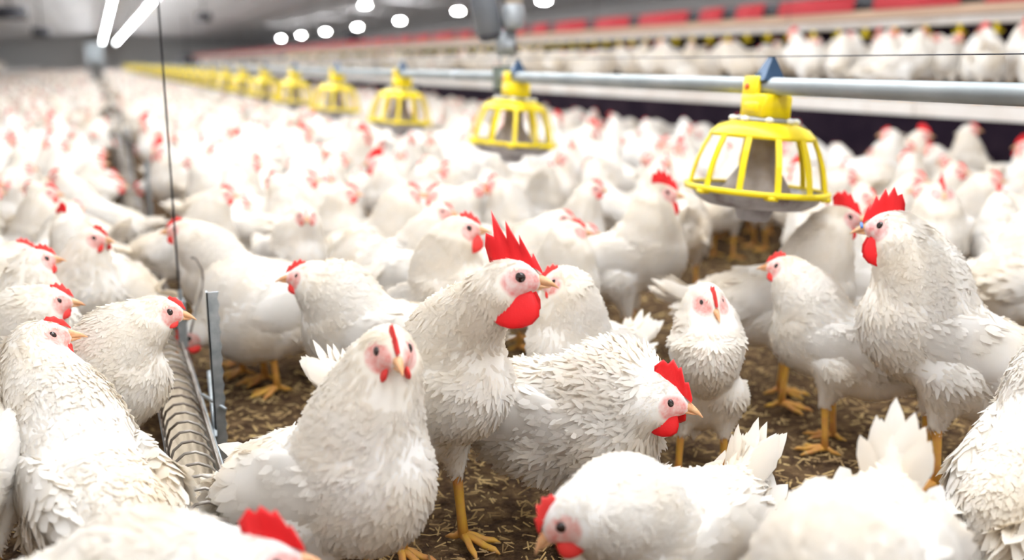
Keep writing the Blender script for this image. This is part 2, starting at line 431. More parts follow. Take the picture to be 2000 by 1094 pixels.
    fv, ff, fn = feather_cards(A(P), A(Nn), A(fl), A(L), A(W), np.radians(rng.normal(6, 4, len(P))), rng, 4, curl=.1, cup=.2, jitter=.05, nmix=.75)
    out['tail'] = [new_mesh('tail', fv * s, ff, [M['plume']], True)]
    # comb: a serrated blade, thick at the root
    cd = COMB[q['comb']]; cock = q['comb'].startswith('cock'); red = M['comb_cock'] if cock else M['comb_hen']
    def hl(p): return (hp + Rh @ A(p)) * s
    x0 = .034; pts = cd['pts']; V_, F_ = [], []
    def base_z(x): return .0205 * math.sqrt(max(0., 1 - ((x + .002) / .040) ** 2)) - .001
    nn_ = len(pts)
    for lay, (ty, sh) in enumerate(((-1, 0), (-.55, .55), (0, 1.), (.55, .55), (1, 0))):
        pass
    rows = (0., .5, .85, 1.)
    wave = rng.uniform(-.004, .004, nn_) if cock else rng.uniform(-.0015, .0015, nn_)
    for sd in (-1, 1):
        for (u, hh), wv_ in zip(pts, wave):
            x = x0 - u * cd['len']; xb = max(x, -.03)
            for r in rows:
                V_.append(hl((xb + (x - xb) * r - hh * cd['lean'] * r, sd * cd['th'] * (1 - r) ** .55 * (1. if 0 < u < 1 else .5) + wv_ * r, base_z(xb) - .002 + hh * r)))
    nr = len(rows)
    for sdi in range(2):
        o = sdi * nn_ * nr
        for i in range(nn_ - 1):
            for r in range(nr - 1):
                f = (o + i * nr + r, o + (i + 1) * nr + r, o + (i + 1) * nr + r + 1, o + i * nr + r + 1)
                F_.append(f if sdi else f[::-1])
    o = nn_ * nr
    for i in range(nn_ - 1): F_.append((i * nr + nr - 1, (i + 1) * nr + nr - 1, o + (i + 1) * nr + nr - 1, o + i * nr + nr - 1))
    out['comb'] = [new_mesh('comb', V_, F_, [red], True)]
    # wattles, ear lobes, beak, eyes
    wl = q['wl'] * (.042 if cock else (.022 if q['comb'] == 'hen' else .015))
    for sd in (-1, 1):
        b = MB(); n_ = 10 if lod < 2 else 6
        prof = [(0, .35), (.15, .62), (.4, .9), (.65, 1.), (.85, .8), (.96, .45), (1., .1)]
        top = A([.009 if cock else .020, sd * .011, -.010])
        ring = []
        for v, w in prof:
            c = top + A([-.007 * v, sd * (.012 if cock else .006) * v, -wl * v])
            for k in range(n_):
                a = 2 * math.pi * k / n_; ring.append(hl(c + A([math.cos(a) * w * wl * q['ww'], math.sin(a) * w * .0046, 0])))
        fs = [(i * n_ + k, i * n_ + (k + 1) % n_, (i + 1) * n_ + (k + 1) % n_, (i + 1) * n_ + k) for i in range(len(prof) - 1) for k in range(n_)]
        fs += [tuple(range(n_)), tuple(range((len(prof) - 1) * n_, len(prof) * n_))]
        b.add(ring, fs); out.setdefault('wattle', []).append(b.mesh('wattle', red))
        if lod < 2:
            b = MB(); b.ellipsoid(hl((-.0125, sd * .0195, -.0125)), A([.0055, .0032, .009 if cock else .0065]) * s, 10, 6, Rh); out.setdefault('ear_lobe', []).append(b.mesh('ear_lobe', M['ear']))
        b = MB(); b.ellipsoid(hl((.0085, sd * .0196, .0038)), A([.0064, .0040, .0064]) * s, 12, 8, Rh); out.setdefault('eye', []).append(b.mesh('eye', M['eye']))
    b = MB()
    for up, zz, ln, ht in ((1, -.001, .028, .0075), (-1, -.0085, .019, .0045)):
        m_ = 6; n_ = 10; ring = []
        for i in range(m_):
            v = i / (m_ - 1); w = (1 - v) ** .7 if v < 1 else .05; w = max(w, .08)
            c = A([.026 + ln * v, 0, zz - (.0085 * v * v if up > 0 else .001 * v)])
            for k in range(n_):
                a = 2 * math.pi * k / n_; ring.append(hl(c + A([0, math.cos(a) * .0075 * w, math.sin(a) * ht * w])))
        fs = [(i * n_ + k, i * n_ + (k + 1) % n_, (i + 1) * n_ + (k + 1) % n_, (i + 1) * n_ + k) for i in range(m_ - 1) for k in range(n_)] + [tuple(range((m_ - 1) * n_, m_ * n_))]
        b.add(ring, fs)
    out['beak'] = [b.mesh('beak', M['beak'])]
    if q['blue']:
        b = MB(); b.tube([hl((.036, -.014, .002)), hl((.036, 0, .006)), hl((.036, .014, .002))], .0026 * s, 8); out['bit'] = [b.mesh('bit', M['blue_bit'])]
    # legs
    if q['legs']:
        for sd in (-1, 1):
            b = MB(); st = q['step'] * sd
            hk = A([.02, sd * .048, max(.12, .135 - q['crouch'])]); ft = A([.012 + st, sd * .052, .014])
            n_ = 10 if lod == 0 else 6
            b.tube([hk * s, (hk * .8 + ft * .2) * s, (hk * .35 + ft * .65) * s, ft * s], [r * s for r in (.013, .0088, .0078, .0095)], n_)
            for ya, ln in ((0, .062), (32, .05), (-34, .052), (180, .026)):
                d = A([math.cos(math.radians(ya + sd * 6)), math.sin(math.radians(ya + sd * 6)), 0])
                b.tube([(ft + A([0, 0, .002])) * s, (ft + d * ln * .35 + A([0, 0, .001])) * s, (ft + d * ln * .7 - A([0, 0, .006])) * s, (ft + d * ln - A([0, 0, .007])) * s, (ft + d * (ln + .012) - A([0, 0, .012])) * s],
                       [r * s for r in (.0085, .0062, .0058, .005, .0015)], max(6, n_ - 2))
            out.setdefault('leg', []).append(b.mesh('leg', M['leg']))
    return out

def put_bird(parts, name, label, cat, loc, rz, group=None):
    r = thing(name, label, cat, loc, rz, group)
    for k, ms in parts.items():
        for m in ms: link(k, m, r)
    return r
# ================================================================== the house
PLX, PLZ = 5.0, .65        # right-hand slatted platform: front edge and deck height
LPX, LPZ = -4.3, .52       # left-hand platform
HY0, HY1 = -1.5, 95.
def struct(name, mb, m, smooth=False): return tag(mb.obj(name, m, None, smooth), kind='structure')
m = M['litter'] = mat('litter', (.1, .06, .03), .95, spec=.1)
cr = noise_mix(m, [(.30, (.030, .017, .010)), (.46, (.085, .050, .028)), (.58, (.16, .10, .05)), (.74, (.30, .20, .10))], 26., 8, rough=.7)
add_bump(m, 60., 1., .02, 6)
nx, ny = 90, 150
xs = np.linspace(-9, 14, nx); ys = np.concatenate([np.linspace(-8, 7, 110), np.linspace(7.2, HY1, ny - 110)])
rg = np.random.default_rng(5)
V = np.array([(x, y, rg.normal(0, .006) - .004) for y in ys for x in xs]); F = np.array([(j * nx + i, j * nx + i + 1, (j + 1) * nx + i + 1, (j + 1) * nx + i) for j in range(ny - 1) for i in range(nx - 1)])
tag(link('floor', new_mesh('floor', V, F, [m])), kind='structure')
M['ceil'] = mat('ceiling_sheet', (.72, .71, .72), .7); noise_mix(M['ceil'], [(.35, (.88, .87, .88)), (.65, (.78, .77, .79))], .6)
mb = MB()
for (xa, za, xb, zb) in ((-9, 2.5, 1, 3.5), (1, 3.5, 14, 2.55)):
    n_ = 14
    for i in range(n_):
        f0, f1 = i / n_, (i + 1) / n_
        x0, x1, z0, z1 = xa + (xb - xa) * f0, xa + (xb - xa) * f1, za + (zb - za) * f0, za + (zb - za) * f1
        mb.add([(x0, 16, z0), (x1, 16, z1), (x1, HY1, z1), (x0, HY1, z0), (x0, 16, z0 + .08), (x1, 16, z1 + .08), (x1, HY1, z1 + .08), (x0, HY1, z0 + .08)], [(0, 1, 2, 3), (7, 6, 5, 4), (0, 4, 5, 1), (3, 2, 6, 7)])
        mb.box((x1 - .02, 16, z1 - .03), (x1 + .02, HY1, z1 - .001))
struct('ceiling', mb, M['ceil'])
M['wallw'] = mat('pale_wall', (.62, .61, .60), .7)
mb = MB(); mb.box((-9, HY1, -.1), (14, HY1 + .1, 3.6)); struct('wall_far', mb, M['wallw'])
mb = MB(); mb.box((-9.1, 6, -.1), (-9, HY1, 2.6)); struct('wall_left', mb, M['wallw'])
mb = MB(); mb.box((14, 6, -.1), (14.1, HY1, 2.7)); struct('wall_right', mb, M['wallw'])

M['black'] = mat('black_skirt_nest_shade', (.010, .006, .012), .9, spec=.1); noise_mix(M['black'], [(.4, (.010, .005, .012)), (.7, (.024, .014, .022))], 3.)
M['board'] = mat('pale_board', (.74, .70, .66), .6); noise_mix(M['board'], [(.35, (.76, .73, .70)), (.7, (.62, .55, .49))], 2.5)
M['slat'] = mat('grey_slat', (.55, .53, .50), .6)
M['tan'] = mat('tan_ply', (.60, .42, .30), .7)
M['red'] = mat('red_flap', (.50, .010, .022), .55); add_bump(M['red'], 20., .3, .01)
M['galv'] = mat('galvanised', (.36, .40, .43), .38, .7); noise_mix(M['galv'], [(.35, (.30, .34, .37)), (.65, (.46, .50, .53))], 40.); add_bump(M['galv'], 200., .15, .001)
M['pipe'] = mat('pipe_steel', (.36, .40, .42), .45, .7); noise_mix(M['pipe'], [(.35, (.32, .35, .36)), (.65, (.42, .45, .46))], 6.)
M['yellow'] = mat('yellow_plastic', (.86, .66, .005), .34, spec=.45); noise_mix(M['yellow'], [(.35, (.90, .71, .005)), (.75, (.80, .58, .004))], 9.)
M['dark'] = mat('dark_metal', (.04, .04, .05), .5)

def platform(name, label, xf, sgn, z, depth, pitch):
    t = thing(name, label, 'platform', (xf, 0, 0))
    mb = MB(); mb.box((min(0, sgn * .03), 1, 0), (max(0, sgn * .03), HY1 - .02, z - .085)); mb.obj('skirt', M['black'], t, False)
    mb = MB()
    y = 1.
    while y < HY1 - .1:
        y2 = min(y + 4.2, HY1 - .02); mb.box((min(-sgn * .025, sgn * .02), y, z - .088), (max(-sgn * .025, sgn * .02), y2 - .012, z + .004)); y = y2
    mb.obj('edge_board', M['board'], t, False)
    mb = MB(); n_ = int(depth / pitch)
    for i in range(n_):
        a, b = sgn * (.03 + i * pitch), sgn * (.03 + i * pitch + pitch * .72); mb.box((min(a, b), 1, z - .03), (max(a, b), HY1 - .02, z))
    mb.obj('deck', M['slat'], t, False)
    mb = MB()
    for y in np.arange(1.2, 60, 1.2): mb.box((min(sgn * .1, sgn * depth), y, z - .1), (max(sgn * .1, sgn * depth), y + .05, z - .031))
    mb.obj('joist', M['dark'], t, False)
    return t
platform('slat_platform', 'raised slatted platform with pale edge board and black skirt on the right side', PLX, 1, PLZ, 1.6, .05)
platform('slat_platform', 'raised slatted platform at the far left edge of the house', LPX, -1, LPZ, 2.2, .06)

# nest boxes along the back of the right platform
nest_g = 'red-lidded nest boxes along the right platform'
edges_ = [2.4, 3.8, 4.9, 6.33, 7.6, 9.0, 9.77, 10.5, 11.95, 13.25, 14.6, 15.5]; NX = 6.62
while edges_[-1] < 90: edges_.append(edges_[-1] + (1.4, 1.25, 1.0, 1.6)[len(edges_) % 4])
for y, y2 in zip(edges_, edges_[1:]):
    ln = y2 - y
    t = thing('nest_box', 'nest box with red lid flap and black opening behind the hens on the right platform', 'nest box', (NX, y, PLZ), 0, nest_g)
    mb = MB(); mb.box((.5, .02, 0), (.56, ln - .02, .86)); mb.box((0, .0, 0), (.5, .05, .80)); mb.box((0, ln - .05, 0), (.5, ln, .80)); mb.box((0, .05, 0), (.5, ln - .05, .05)); mb.obj('body', M['black'], t, False)  # shade inside the nest is put into the black body colour
    mb = MB(); mb.box((-.03, .0, .645), (.0, ln, .73)); mb.obj('front_panel', M['tan'], t, False)
    mb = MB(); n_ = 8
    for i in range(n_):
        a, b = i / n_, (i + 1) / n_
        f = lambda u: (-.05 + .03 * u + .22 * u ** 6, .735 + .15 * math.sin(u * math.pi / 2))
        (xa, za), (xb, zb) = f(a), f(b)
        mb.add([(xa, .13, za), (xb, .13, zb), (xb, ln - .13, zb), (xa, ln - .13, za), (xa, .13, za - .012), (xb, .13, zb - .012), (xb, ln - .13, zb - .012), (xa, ln - .13, za - .012)], [(0, 3, 2, 1), (4, 5, 6, 7), (0, 1, 5, 4), (2, 3, 7, 6)])
    mb.obj('lid', M['red'], t, True)
    mb = MB(); mb.box((-.02, 0, .78), (.55, .13, .87)); mb.obj('gap_shade', M['dark'], t, False)  # dark block filling the gap between lids, its colour standing for shade
    mb = MB(); mb.box((-.02, ln - .13, .78), (.55, ln, .87)); mb.obj('gap_shade', M['dark'], t, False)  # shaded gap at the lid's other end, put in as a dark block
# drinker line with yellow cups over the platform
t = thing('drinker_line', 'pale drinker rail with yellow cups hanging above the hens on the right platform', 'drinker line', (6.05, 0, 1.19))
mb = MB(); mb.tube([(0, 2, .02), (0, 90, .02)], .024, 10); mb.box((-.012, 2, .045), (.012, 90, .062)); mb.obj('rail', M['board'], t)
for i in range(96):
    yy = 3.2 + i * .34
    mb = MB(); mb.lathe([(.006, 0), (.016, -.005), (.016, -.03), (.010, -.035), (.010, -.055)], (0, yy, 0), 10); mb.lathe([(.004, -.075), (.040, -.068), (.052, -.050), (.048, -.050), (.036, -.062), (.004, -.066)], (0, yy, 0), 12)
    mb.obj('cup', M['yellow'], t)
for yy in np.arange(4, 60, 4.):
    mb = MB(); mb.tube([(0, yy, .06), (0, yy, 1.25)], .004, 5); mb.obj('cable', M['dark'], t)

# lamps
M['tube'] = mat('tube_light', (1, 1, 1)); b_ = M['tube'].node_tree.nodes['Principled BSDF']; b_.inputs['Emission Color'].default_value = (.95, .98, 1, 1); b_.inputs['Emission Strength'].default_value = TUBE_STRENGTH
M['bulb'] = mat('bulb_light', (1, 1, 1)); b_ = M['bulb'].node_tree.nodes['Principled BSDF']; b_.inputs['Emission Color'].default_value = (1, 1, 1, 1); b_.inputs['Emission Strength'].default_value = 75.
M['white_metal'] = mat('white_metal', (.8, .8, .8), .4)
def make_tube():
    t = thing('tube_lamp', 'x', 'lamp', (0, 0, 0))
    mb = MB(); mb.box((-.045, 0, .035), (.045, 1.9, .08)); mb.box((-.012, 0, -.0), (.012, .03, .04)); mb.box((-.012, 1.87, 0), (.012, 1.9, .04)); mb.obj('housing', M['white_metal'], t, False)
    mb = MB(); mb.tube([(0, .03, 0), (0, 1.87, 0)], .024, 10); mb.obj('tube', M['tube'], t)
    for yy in (.2, 1.7):
        mb = MB(); mb.tube([(0, yy, .09), (0, yy, .86)], .004, 5); mb.obj('hanger', M['dark'], t)
    return t
proto = None
for row, (x, z, lab) in enumerate(((.52, 2.55, 'long white tube lamp hanging in the left-hand lamp row under the ceiling'), (1.55, 2.55, 'long white tube lamp hanging in the second lamp row, nearer the hanging wire'))):
    yy = -1.2
    while yy < 90:
        if proto is None: o = proto = make_tube()
        else: o = dup(proto, (0, 0, 0), 0, lab)
        o.location = (x, yy, z); o['label'] = lab; o['group'] = 'tube lamps, left row' if row == 0 else 'tube lamps, right row'
        yy += 2.0
def make_bulb():
    t = thing('pendant_lamp', 'x', 'lamp')
    mb = MB(); mb.lathe([(.02, .12), (.05, .11), (.075, .06), (.08, .04), (.07, .04), (.04, .09)], (0, 0, 0), 20); mb.obj('shade', M['white_metal'], t)
    mb = MB(); mb.ellipsoid((0, 0, .0), (.13, .13, .045), 14, 8); mb.obj('bulb', M['bulb'], t)
    mb = MB(); mb.tube([(0, 0, .1), (0, 0, .84)], .008, 6); mb.obj('cord', M['dark'], t)
    return t
pb = None
for (px, py, nm) in ((1062, 2, 'large white pendant lamp beside the beige drop pipe, nearest of its row'), (895, 22, 'bright wide pendant lamp left of the grey hanging winch'), (781, 41, 'white pendant lamp second to the left of the grey hanging winch'),
                     (698, 53, 'pale dim pendant lamp third to the left of the grey hanging winch'), (636, 62, 'small white pendant lamp above the dark ceiling fitting'), (588, 69, 'small round pendant lamp in the far part of the right lamp row'), (549, 75, 'smallest round pendant lamp at the far end of the right lamp row')):
    p = at_x(px, py, 9.3)
    if pb is None: o = pb = make_bulb()
    else: o = dup(pb, (0, 0, 0), 0, nm)
    o.location = tuple(p); o['label'] = nm
o = dup(pb, tuple(at_x(713, 10, 7.3)), 0, 'round white pendant lamp high above the other right-hand lamps'); 
for i_ in range(6): dup(pb, (9.3, 2.5 + 3. * i_, 2.3), 0, 'added unseen white pendant lamp above the view, brightening the right-hand ceiling', 'added pendant lamps above the view')  # unseen lamps added nearer along the row to brighten the ceiling
# dark ceiling fittings (air inlets)
for (px, py, x, r, nm) in ((20, 25, -1.6, .32, 'dark round ceiling fan at the top left corner of the view'), (80, 63, -1.5, .25, 'dark round ceiling fan above the far left hens'),
                           (398, 33, 3.4, .24, 'dark round ceiling fan right of the bright tube lamps'), (365, 110, 4.2, .30, 'dark low ceiling fan near the far end of the yellow feeders'), (690, 72, 7.5, .28, 'dark round ceiling fan among the white pendant lamps')):
    p = at_x(px, py, x)
    t = thing('ceiling_fan', nm, 'fan', tuple(p))
    mb = MB(); mb.lathe([(r, -.12), (r, .12), (r * .93, .12), (r * .93, -.12)], (0, 0, 0), 24, close=True); mb.obj('drum', M['dark'], t)
    mb = MB(); mb.ellipsoid((0, 0, 0), (r * .3, r * .3, .09)); 
    for a in range(4):
        R_ = rotm(a * 90); P = [R_ @ np.array(v) for v in ((.05, -.04, -.03), (r * .9, -.08, -.04), (r * .9, .08, .04), (.05, .04, .03), (.05, -.04, -.02), (r * .9, -.08, -.03), (r * .9, .08, .05), (.05, .04, .04))]
        mb.add(P, [(0, 3, 2, 1), (4, 5, 6, 7), (0, 1, 5, 4), (1, 2, 6, 5), (2, 3, 7, 6), (3, 0, 4, 7)])
    mb.obj('blades', M['dark'], t)
    zc = 2.5 + (p[0] + 9) * .1 if p[0] < 1 else 3.5 - (p[0] - 1) * .0731
    mb = MB(); mb.tube([(0, 0, .1), (0, 0, max(.2, zc - p[2] + .02))], .02, 6); mb.obj('stem', M['dark'], t)

# ================================================================== feeder line
FX, FZ, FY0, FDY = 1.551, .845, 2.115, 1.655
t = thing('feed_pipe', 'long grey steel feed pipe running above the yellow feeders', 'pipe', (FX, 0, FZ))
mb = MB(); mb.tube([(0, -.6, 0), (0, 92, 0)], .0215, 24)
mb.obj('pipe', M['pipe'], t)
for i in range(14):
    mb = MB(); y0 = 1.15 + i * 3.31; mb.tube([(0, y0, 0), (0, y0 + .07, 0)], .0245, 20); mb.obj('coupling', M['galv'], t)
t2 = tag(link('anti_roost_wire', None), 'thin dark wire stretched over the folded caps along the feed pipe', 'wire'); bpy.data.objects.remove(t2)
mb = MB(); mb.tube([(FX, -.6, FZ + .072), (FX, 60, FZ + .072)], .0013, 5); tag(mb.obj('anti_roost_wire', M['dark']), 'thin dark wire stretched over the folded caps along the feed pipe', 'wire')
M['capblue'] = mat('blue_grey_cap', (.03, .07, .14), .35, .3)
M['cone'] = mat('feed_cone', (.30, .25, .22), .5); noise_mix(M['cone'], [(.3, (.34, .29, .26)), (.7, (.24, .19, .16))], 30.)
M['pan'] = mat('grey_pan', (.34, .33, .35), .4); noise_mix(M['pan'], [(.42, (.42, .41, .43)), (.55, (.30, .28, .29)), (.68, (.10, .06, .05))], 14.)
M['collar'] = mat('collar_grey', (.30, .30, .29), .4)
M['knob'] = mat('clear_knob', (.75, .75, .74), .2)
M['mark'] = mat('orange_mark', (.75, .10, .02), .5)
def make_feeder(full=True):
    t = thing('poultry_feeder', 'x', 'feeder')
    n = 40 if full else 20
    # folded sheet cap over the pipe
    mb = MB(); w = .021
    for y0, y1, off in ((-.035, .035, 0),):
        P = [(-.034, y0 + .010, .012), (-.003, y0 + .026, .072), (.003, y0 + .026, .072), (.034, y0 + .010, .012), (-.034, y1 - .010, .012), (-.003, y1 - .026, .072), (.003, y1 - .026, .072), (.034, y1 - .010, .012)]
        mb.add(P, [(0, 1, 5, 4), (1, 2, 6, 5), (2, 3, 7, 6), (0, 3, 2, 1), (4, 5, 6, 7), (0, 4, 7, 3)])
    mb.box((-.027, .0, -.028), (-.0225, .026, .03)); mb.box((.0225, .0, -.028), (.027, .026, .03))
    mb.obj('cap', M['capblue'], t, False)
    # yellow saddle: block under the pipe with a taller cheek
    mb = MB()
    prof = [(.046, -.118), (.050, -.112), (.050, -.024), (.044, -.018)]
    def rbox(lo, hi, r):
        V = []; x0, y0, z0 = lo; x1, y1, z1 = hi
        for z, ins in ((z0, r), (z0 + r, 0), (z1 - r, 0), (z1, r)):
            for cx, cy, a in ((x1, y1, 0), (x0, y1, 1), (x0, y0, 2), (x1, y0, 3)):
                for k in range(4):
                    an = math.pi / 2 * (a + k / 3.); rr = r * 1.6
                    V.append((cx - math.copysign(rr, cx - (x0 + x1) / 2) + (rr - ins) * math.cos(an), cy - math.copysign(rr, cy - (y0 + y1) / 2) + (rr - ins) * math.sin(an), z))
        F = [(i * 16 + k, i * 16 + (k + 1) % 16, (i + 1) * 16 + (k + 1) % 16, (i + 1) * 16 + k) for i in range(3) for k in range(16)] + [tuple(reversed(range(16))), tuple(range(48, 64))]
        mb.add(V, F)
    rbox((-.044, -.050, -.080), (.044, .050, -.020), .006)
    rbox((-.042, -.006, -.06), (-.022, .054, .022), .005); rbox((.022, -.006, -.06), (.042, .054, .022), .005); rbox((-.036, .034, -.05), (.036, .052, .022), .005)
    rbox((-.050, -.030, -.070), (.050, .030, -.040), .005)
    sd_ = mb.obj('saddle', M['yellow'], t)
    if full:
        mb = MB(); mb.tube([(-.0425, .030, -.004), (-.0445, .030, -.004)], .008, 12); mb.obj('mark', M['mark'], sd_)
    mb = MB(); mb.lathe([(.030, -.076), (.062, -.080), (.068, -.084), (.068, -.089), (.030, -.090)], (0, 0, 0), n); co = mb.obj('collar', M['collar'], t)
    if full:
        for k in range(8):
            a = k * math.pi / 4 + .3; mb = MB(); mb.ellipsoid((.078 * math.cos(a), .078 * math.sin(a), -.084), (.011, .011, .008), 10, 6); mb.obj('knob', M['knob'], co)
    # hood
    mb = MB(); mb.lathe([(.050, -.088), (.085, -.092), (.112, -.102), (.130, -.119), (.135, -.130), (.131, -.130), (.108, -.108), (.083, -.098), (.050, -.093)], (0, 0, 0), n); mb.obj('hood', M['yellow'], t)
    # ribs
    for k in range(12 if full else 8):
        a = 2 * math.pi * (k + .35) / (12 if full else 8); ca, sa = math.cos(a), math.sin(a)
        P = [(.131, -.126), (.147, -.158), (.159, -.190), (.167, -.222), (.174, -.258)]
        mb = MB(); V = []
        for r, z in P:
            for dr, dw in ((-.003, -.0075), (.003, -.0075), (.003, .0075), (-.003, .0075)): V.append(((r + dr) * ca - dw * sa, (r + dr) * sa + dw * ca, z))
        F = [(i * 4 + j, i * 4 + (j + 1) % 4, (i + 1) * 4 + (j + 1) % 4, (i + 1) * 4 + j) for i in range(4) for j in range(4)] + [(0, 3, 2, 1), (16, 17, 18, 19)]
        mb.add(V, F); mb.obj('rib', M['yellow'], t, False)
    mb = MB(); mb.lathe([(.170, -.252), (.181, -.251), (.184, -.258), (.182, -.266), (.171, -.266)], (0, 0, 0), n, close=True)
    for k in range(6):
        a = 2 * math.pi * (k + .1) / 6; mb.box((.172 * math.cos(a) - .012, .172 * math.sin(a) - .012, -.272), (.172 * math.cos(a) + .012, .172 * math.sin(a) + .012, -.262))
    mb.obj('rim', M['yellow'], t)
    # feed cone and pan
    mb = MB(); mb.lathe([(.036, -.095), (.038, -.170), (.045, -.195), (.065, -.225), (.088, -.262), (.089, -.270), (.02, -.270)], (0, 0, 0), n); mb.obj('feed_cone', M['cone'], t)
    mb = MB(); mb.lathe([(.169, -.258), (.167, -.264), (.152, -.286), (.122, -.301), (.095, -.301), (.070, -.290), (.050, -.310), (.040, -.336), (.030, -.340), (0.001, -.340), (0.001, -.336), (.03, -.334), (.045, -.300), (.065, -.283), (.095, -.293), (.118, -.293), (.146, -.279), (.163, -.261)], (0, 0, 0), n); mb.obj('pan', M['pan'], t)
    return t
nth = ['nearest', 'second', 'third', 'fourth', 'fifth', 'sixth', 'seventh', 'eighth', 'ninth', 'tenth', 'eleventh', 'twelfth', 'thirteenth', 'fourteenth']
f0 = make_feeder(); f0.location = (FX, FY0, FZ); f0['label'] = 'nearest and largest yellow pan feeder hanging from the steel pipe on the right'; f0['group'] = 'yellow pan feeders on the pipe'
f0.rotation_euler = (0, math.radians(4.5), 0)
f1 = None
for k in range(1, 38):
    loc = (FX, FY0 + k * FDY + (.0 if k else 0), FZ)
    if k < 8: dup(f0, loc, math.radians(37 * k) * 0, '%s yellow pan feeder counted along the pipe from the nearest one' % nth[k], 'yellow pan feeders on the pipe')
    else:
        if f1 is None: f1 = make_feeder(False); f1.location = loc; f1.rotation_euler = (0, math.radians(4.5), 0); o = f1
        else: o = dup(f1, loc, 0, '')
        if k < 14: o['label'] = '%s yellow pan feeder counted along the pipe from the nearest one' % nth[k]; o['group'] = 'yellow pan feeders on the pipe'
        else: o['label'] = 'tiny blurred yellow pan feeder at the far end of the pipe'; o['group'] = 'far yellow pan feeders'
# winch and drop hose hanging over the second feeder
M['winch'] = mat('winch_grey', (.34, .36, .38), .4, .4); M['motor'] = mat('motor_grey', (.15, .16, .18), .4, .3); M['hose'] = mat('beige_hose', (.72, .64, .56), .4); M['clampg'] = mat('green_grey_clamp', (.14, .17, .15), .5)
wy = 3.93
t = thing('suspension_winch', 'grey pulley block and wires holding up the feed pipe beside the second feeder', 'winch', (FX, wy, FZ))
mb = MB(); mb.box((-.03, -.03, -.05), (.03, .03, .045)); mb.obj('clamp', M['clampg'], t, False)
for dx in (-.012, .05):
    mb = MB(); mb.tube([(dx * .3, 0, .04), (dx, 0, .095)], .004, 6); mb.obj('wire', M['galv'], t)
mb = MB(); mb.lathe([(.001, -.018), (.036, -.018), (.036, -.010), (.028, -.003), (.028, .003), (.036, .010), (.036, .018), (.001, .018)], (0, 0, 0), 24); mb.xform(rotm(0, 90)[:, :], (.015, 0, .125)); mb.box((-.025, -.006, .085), (.06, .006, .19)); mb.obj('pulley_block', M['winch'], t)
mb = MB(); mb.tube([(.02, 0, .18), (.02, 0, 2.5)], .005, 6); mb.obj('cable', M['dark'], t)
t = thing('drop_hose', 'beige feed drop hose hanging above the second feeder', 'hose', (FX + .045, wy - .01, FZ + .19))
mb = MB(); mb.tube([(0, 0, .05), (0, 0, .6), (0.02, 0, 2.2)], .038, 18); mb.obj('hose', M['hose'], t)
mb = MB(); mb.lathe([(.025, 0), (.042, .005), (.046, .03), (.046, .09), (.040, .10)], (0, 0, 0), 18); mb.obj('collar', M['winch'], t)
t = thing('winch_motor', 'grey and black cylindrical motor hanging left of the beige drop hose', 'motor', (FX - .050, wy + .03, FZ + .215))
mb = MB(); mb.lathe([(.001, -.04), (.050, -.04), (.056, -.03), (.056, .10), (.05, .14), (.001, .15)], (0, 0, 0), 24); mb.xform(rotm(0, 12), (0, 0, 0)); mb.obj('housing', M['motor'], t)
mb = MB(); mb.lathe([(.001, -.07), (.03, -.07), (.05, -.055), (.054, -.04), (.001, -.04)], (0, 0, 0), 24); mb.xform(rotm(0, 12), (0, 0, 0)); mb.obj('end_cap', M['dark'], t)
mb = MB(); mb.tube([(0.03, 0, .14), (.03, 0, 2.2)], .006, 6); mb.obj('cable', M['dark'], t)

# ================================================================== chain-feed trough with wire grill
TX, TZ = .115, .20
M['wire'] = mat('grill_wire', (.20, .17, .15), .4, .5); noise_mix(M['wire'], [(.4, (.34, .31, .28)), (.6, (.12, .09, .07))], 9.)
M['feed'] = mat('trough_feed', (.52, .43, .32), .95); add_bump(M['feed'], 200., 1., .004)
t = thing('feed_trough', 'long metal feed trough under an arched wire grill, running away on the left', 'feeder', (TX, 0, 0))
mb = MB(); y0, y1 = 1.34, 88.
for a, b in (((-.042, .07), (-.050, .135)), ((-.042, .07), (.042, .07)), ((.042, .07), (.050, .135))):
    d = np.array((b[0] - a[0], b[1] - a[1])); n_ = np.array((-d[1], d[0])); n_ = n_ / np.linalg.norm(n_) * .0012
    P = [(a[0] + s_ * n_[0], y, a[1] + s_ * n_[1]) for y in (y0, y1) for s_ in (-1, 1)] + [(b[0] + s_ * n_[0], y, b[1] + s_ * n_[1]) for y in (y0, y1) for s_ in (-1, 1)]
    mb.add(P, [(0, 1, 5, 4), (2, 6, 7, 3), (0, 4, 6, 2), (1, 3, 7, 5), (4, 5, 7, 6), (0, 2, 3, 1)])
mb.obj('channel', M['galv'], t, False)
mb = MB(); mb.box((-.041, y0, .072), (.041, y1, .088)); mb.obj('feed', M['feed'], t, False)
mb = MB(); y = 1.36
while y < 40:
    P = [(-.046, y, .10), (-.047, y, .165), (-.040, y, .186), (-.024, y, .199), (-.004, y, .200), (.016, y, .190), (.030, y, .172), (.040, y, .150)]
    mb.tube(P, .0028 if y < 12 else .003, 6 if y < 4 else 4); y += .058 if y < 12 else .12
mb.tube([(-.049, y0, .150), (-.049, 40, .150)], .0025, 6); mb.tube([(.042, y0, .152), (.042, 40, .152)], .0028, 6); mb.tube([(.034, y0, .178), (.034, 40, .178)], .0024, 6)
mb.obj('grill', M['wire'], t)
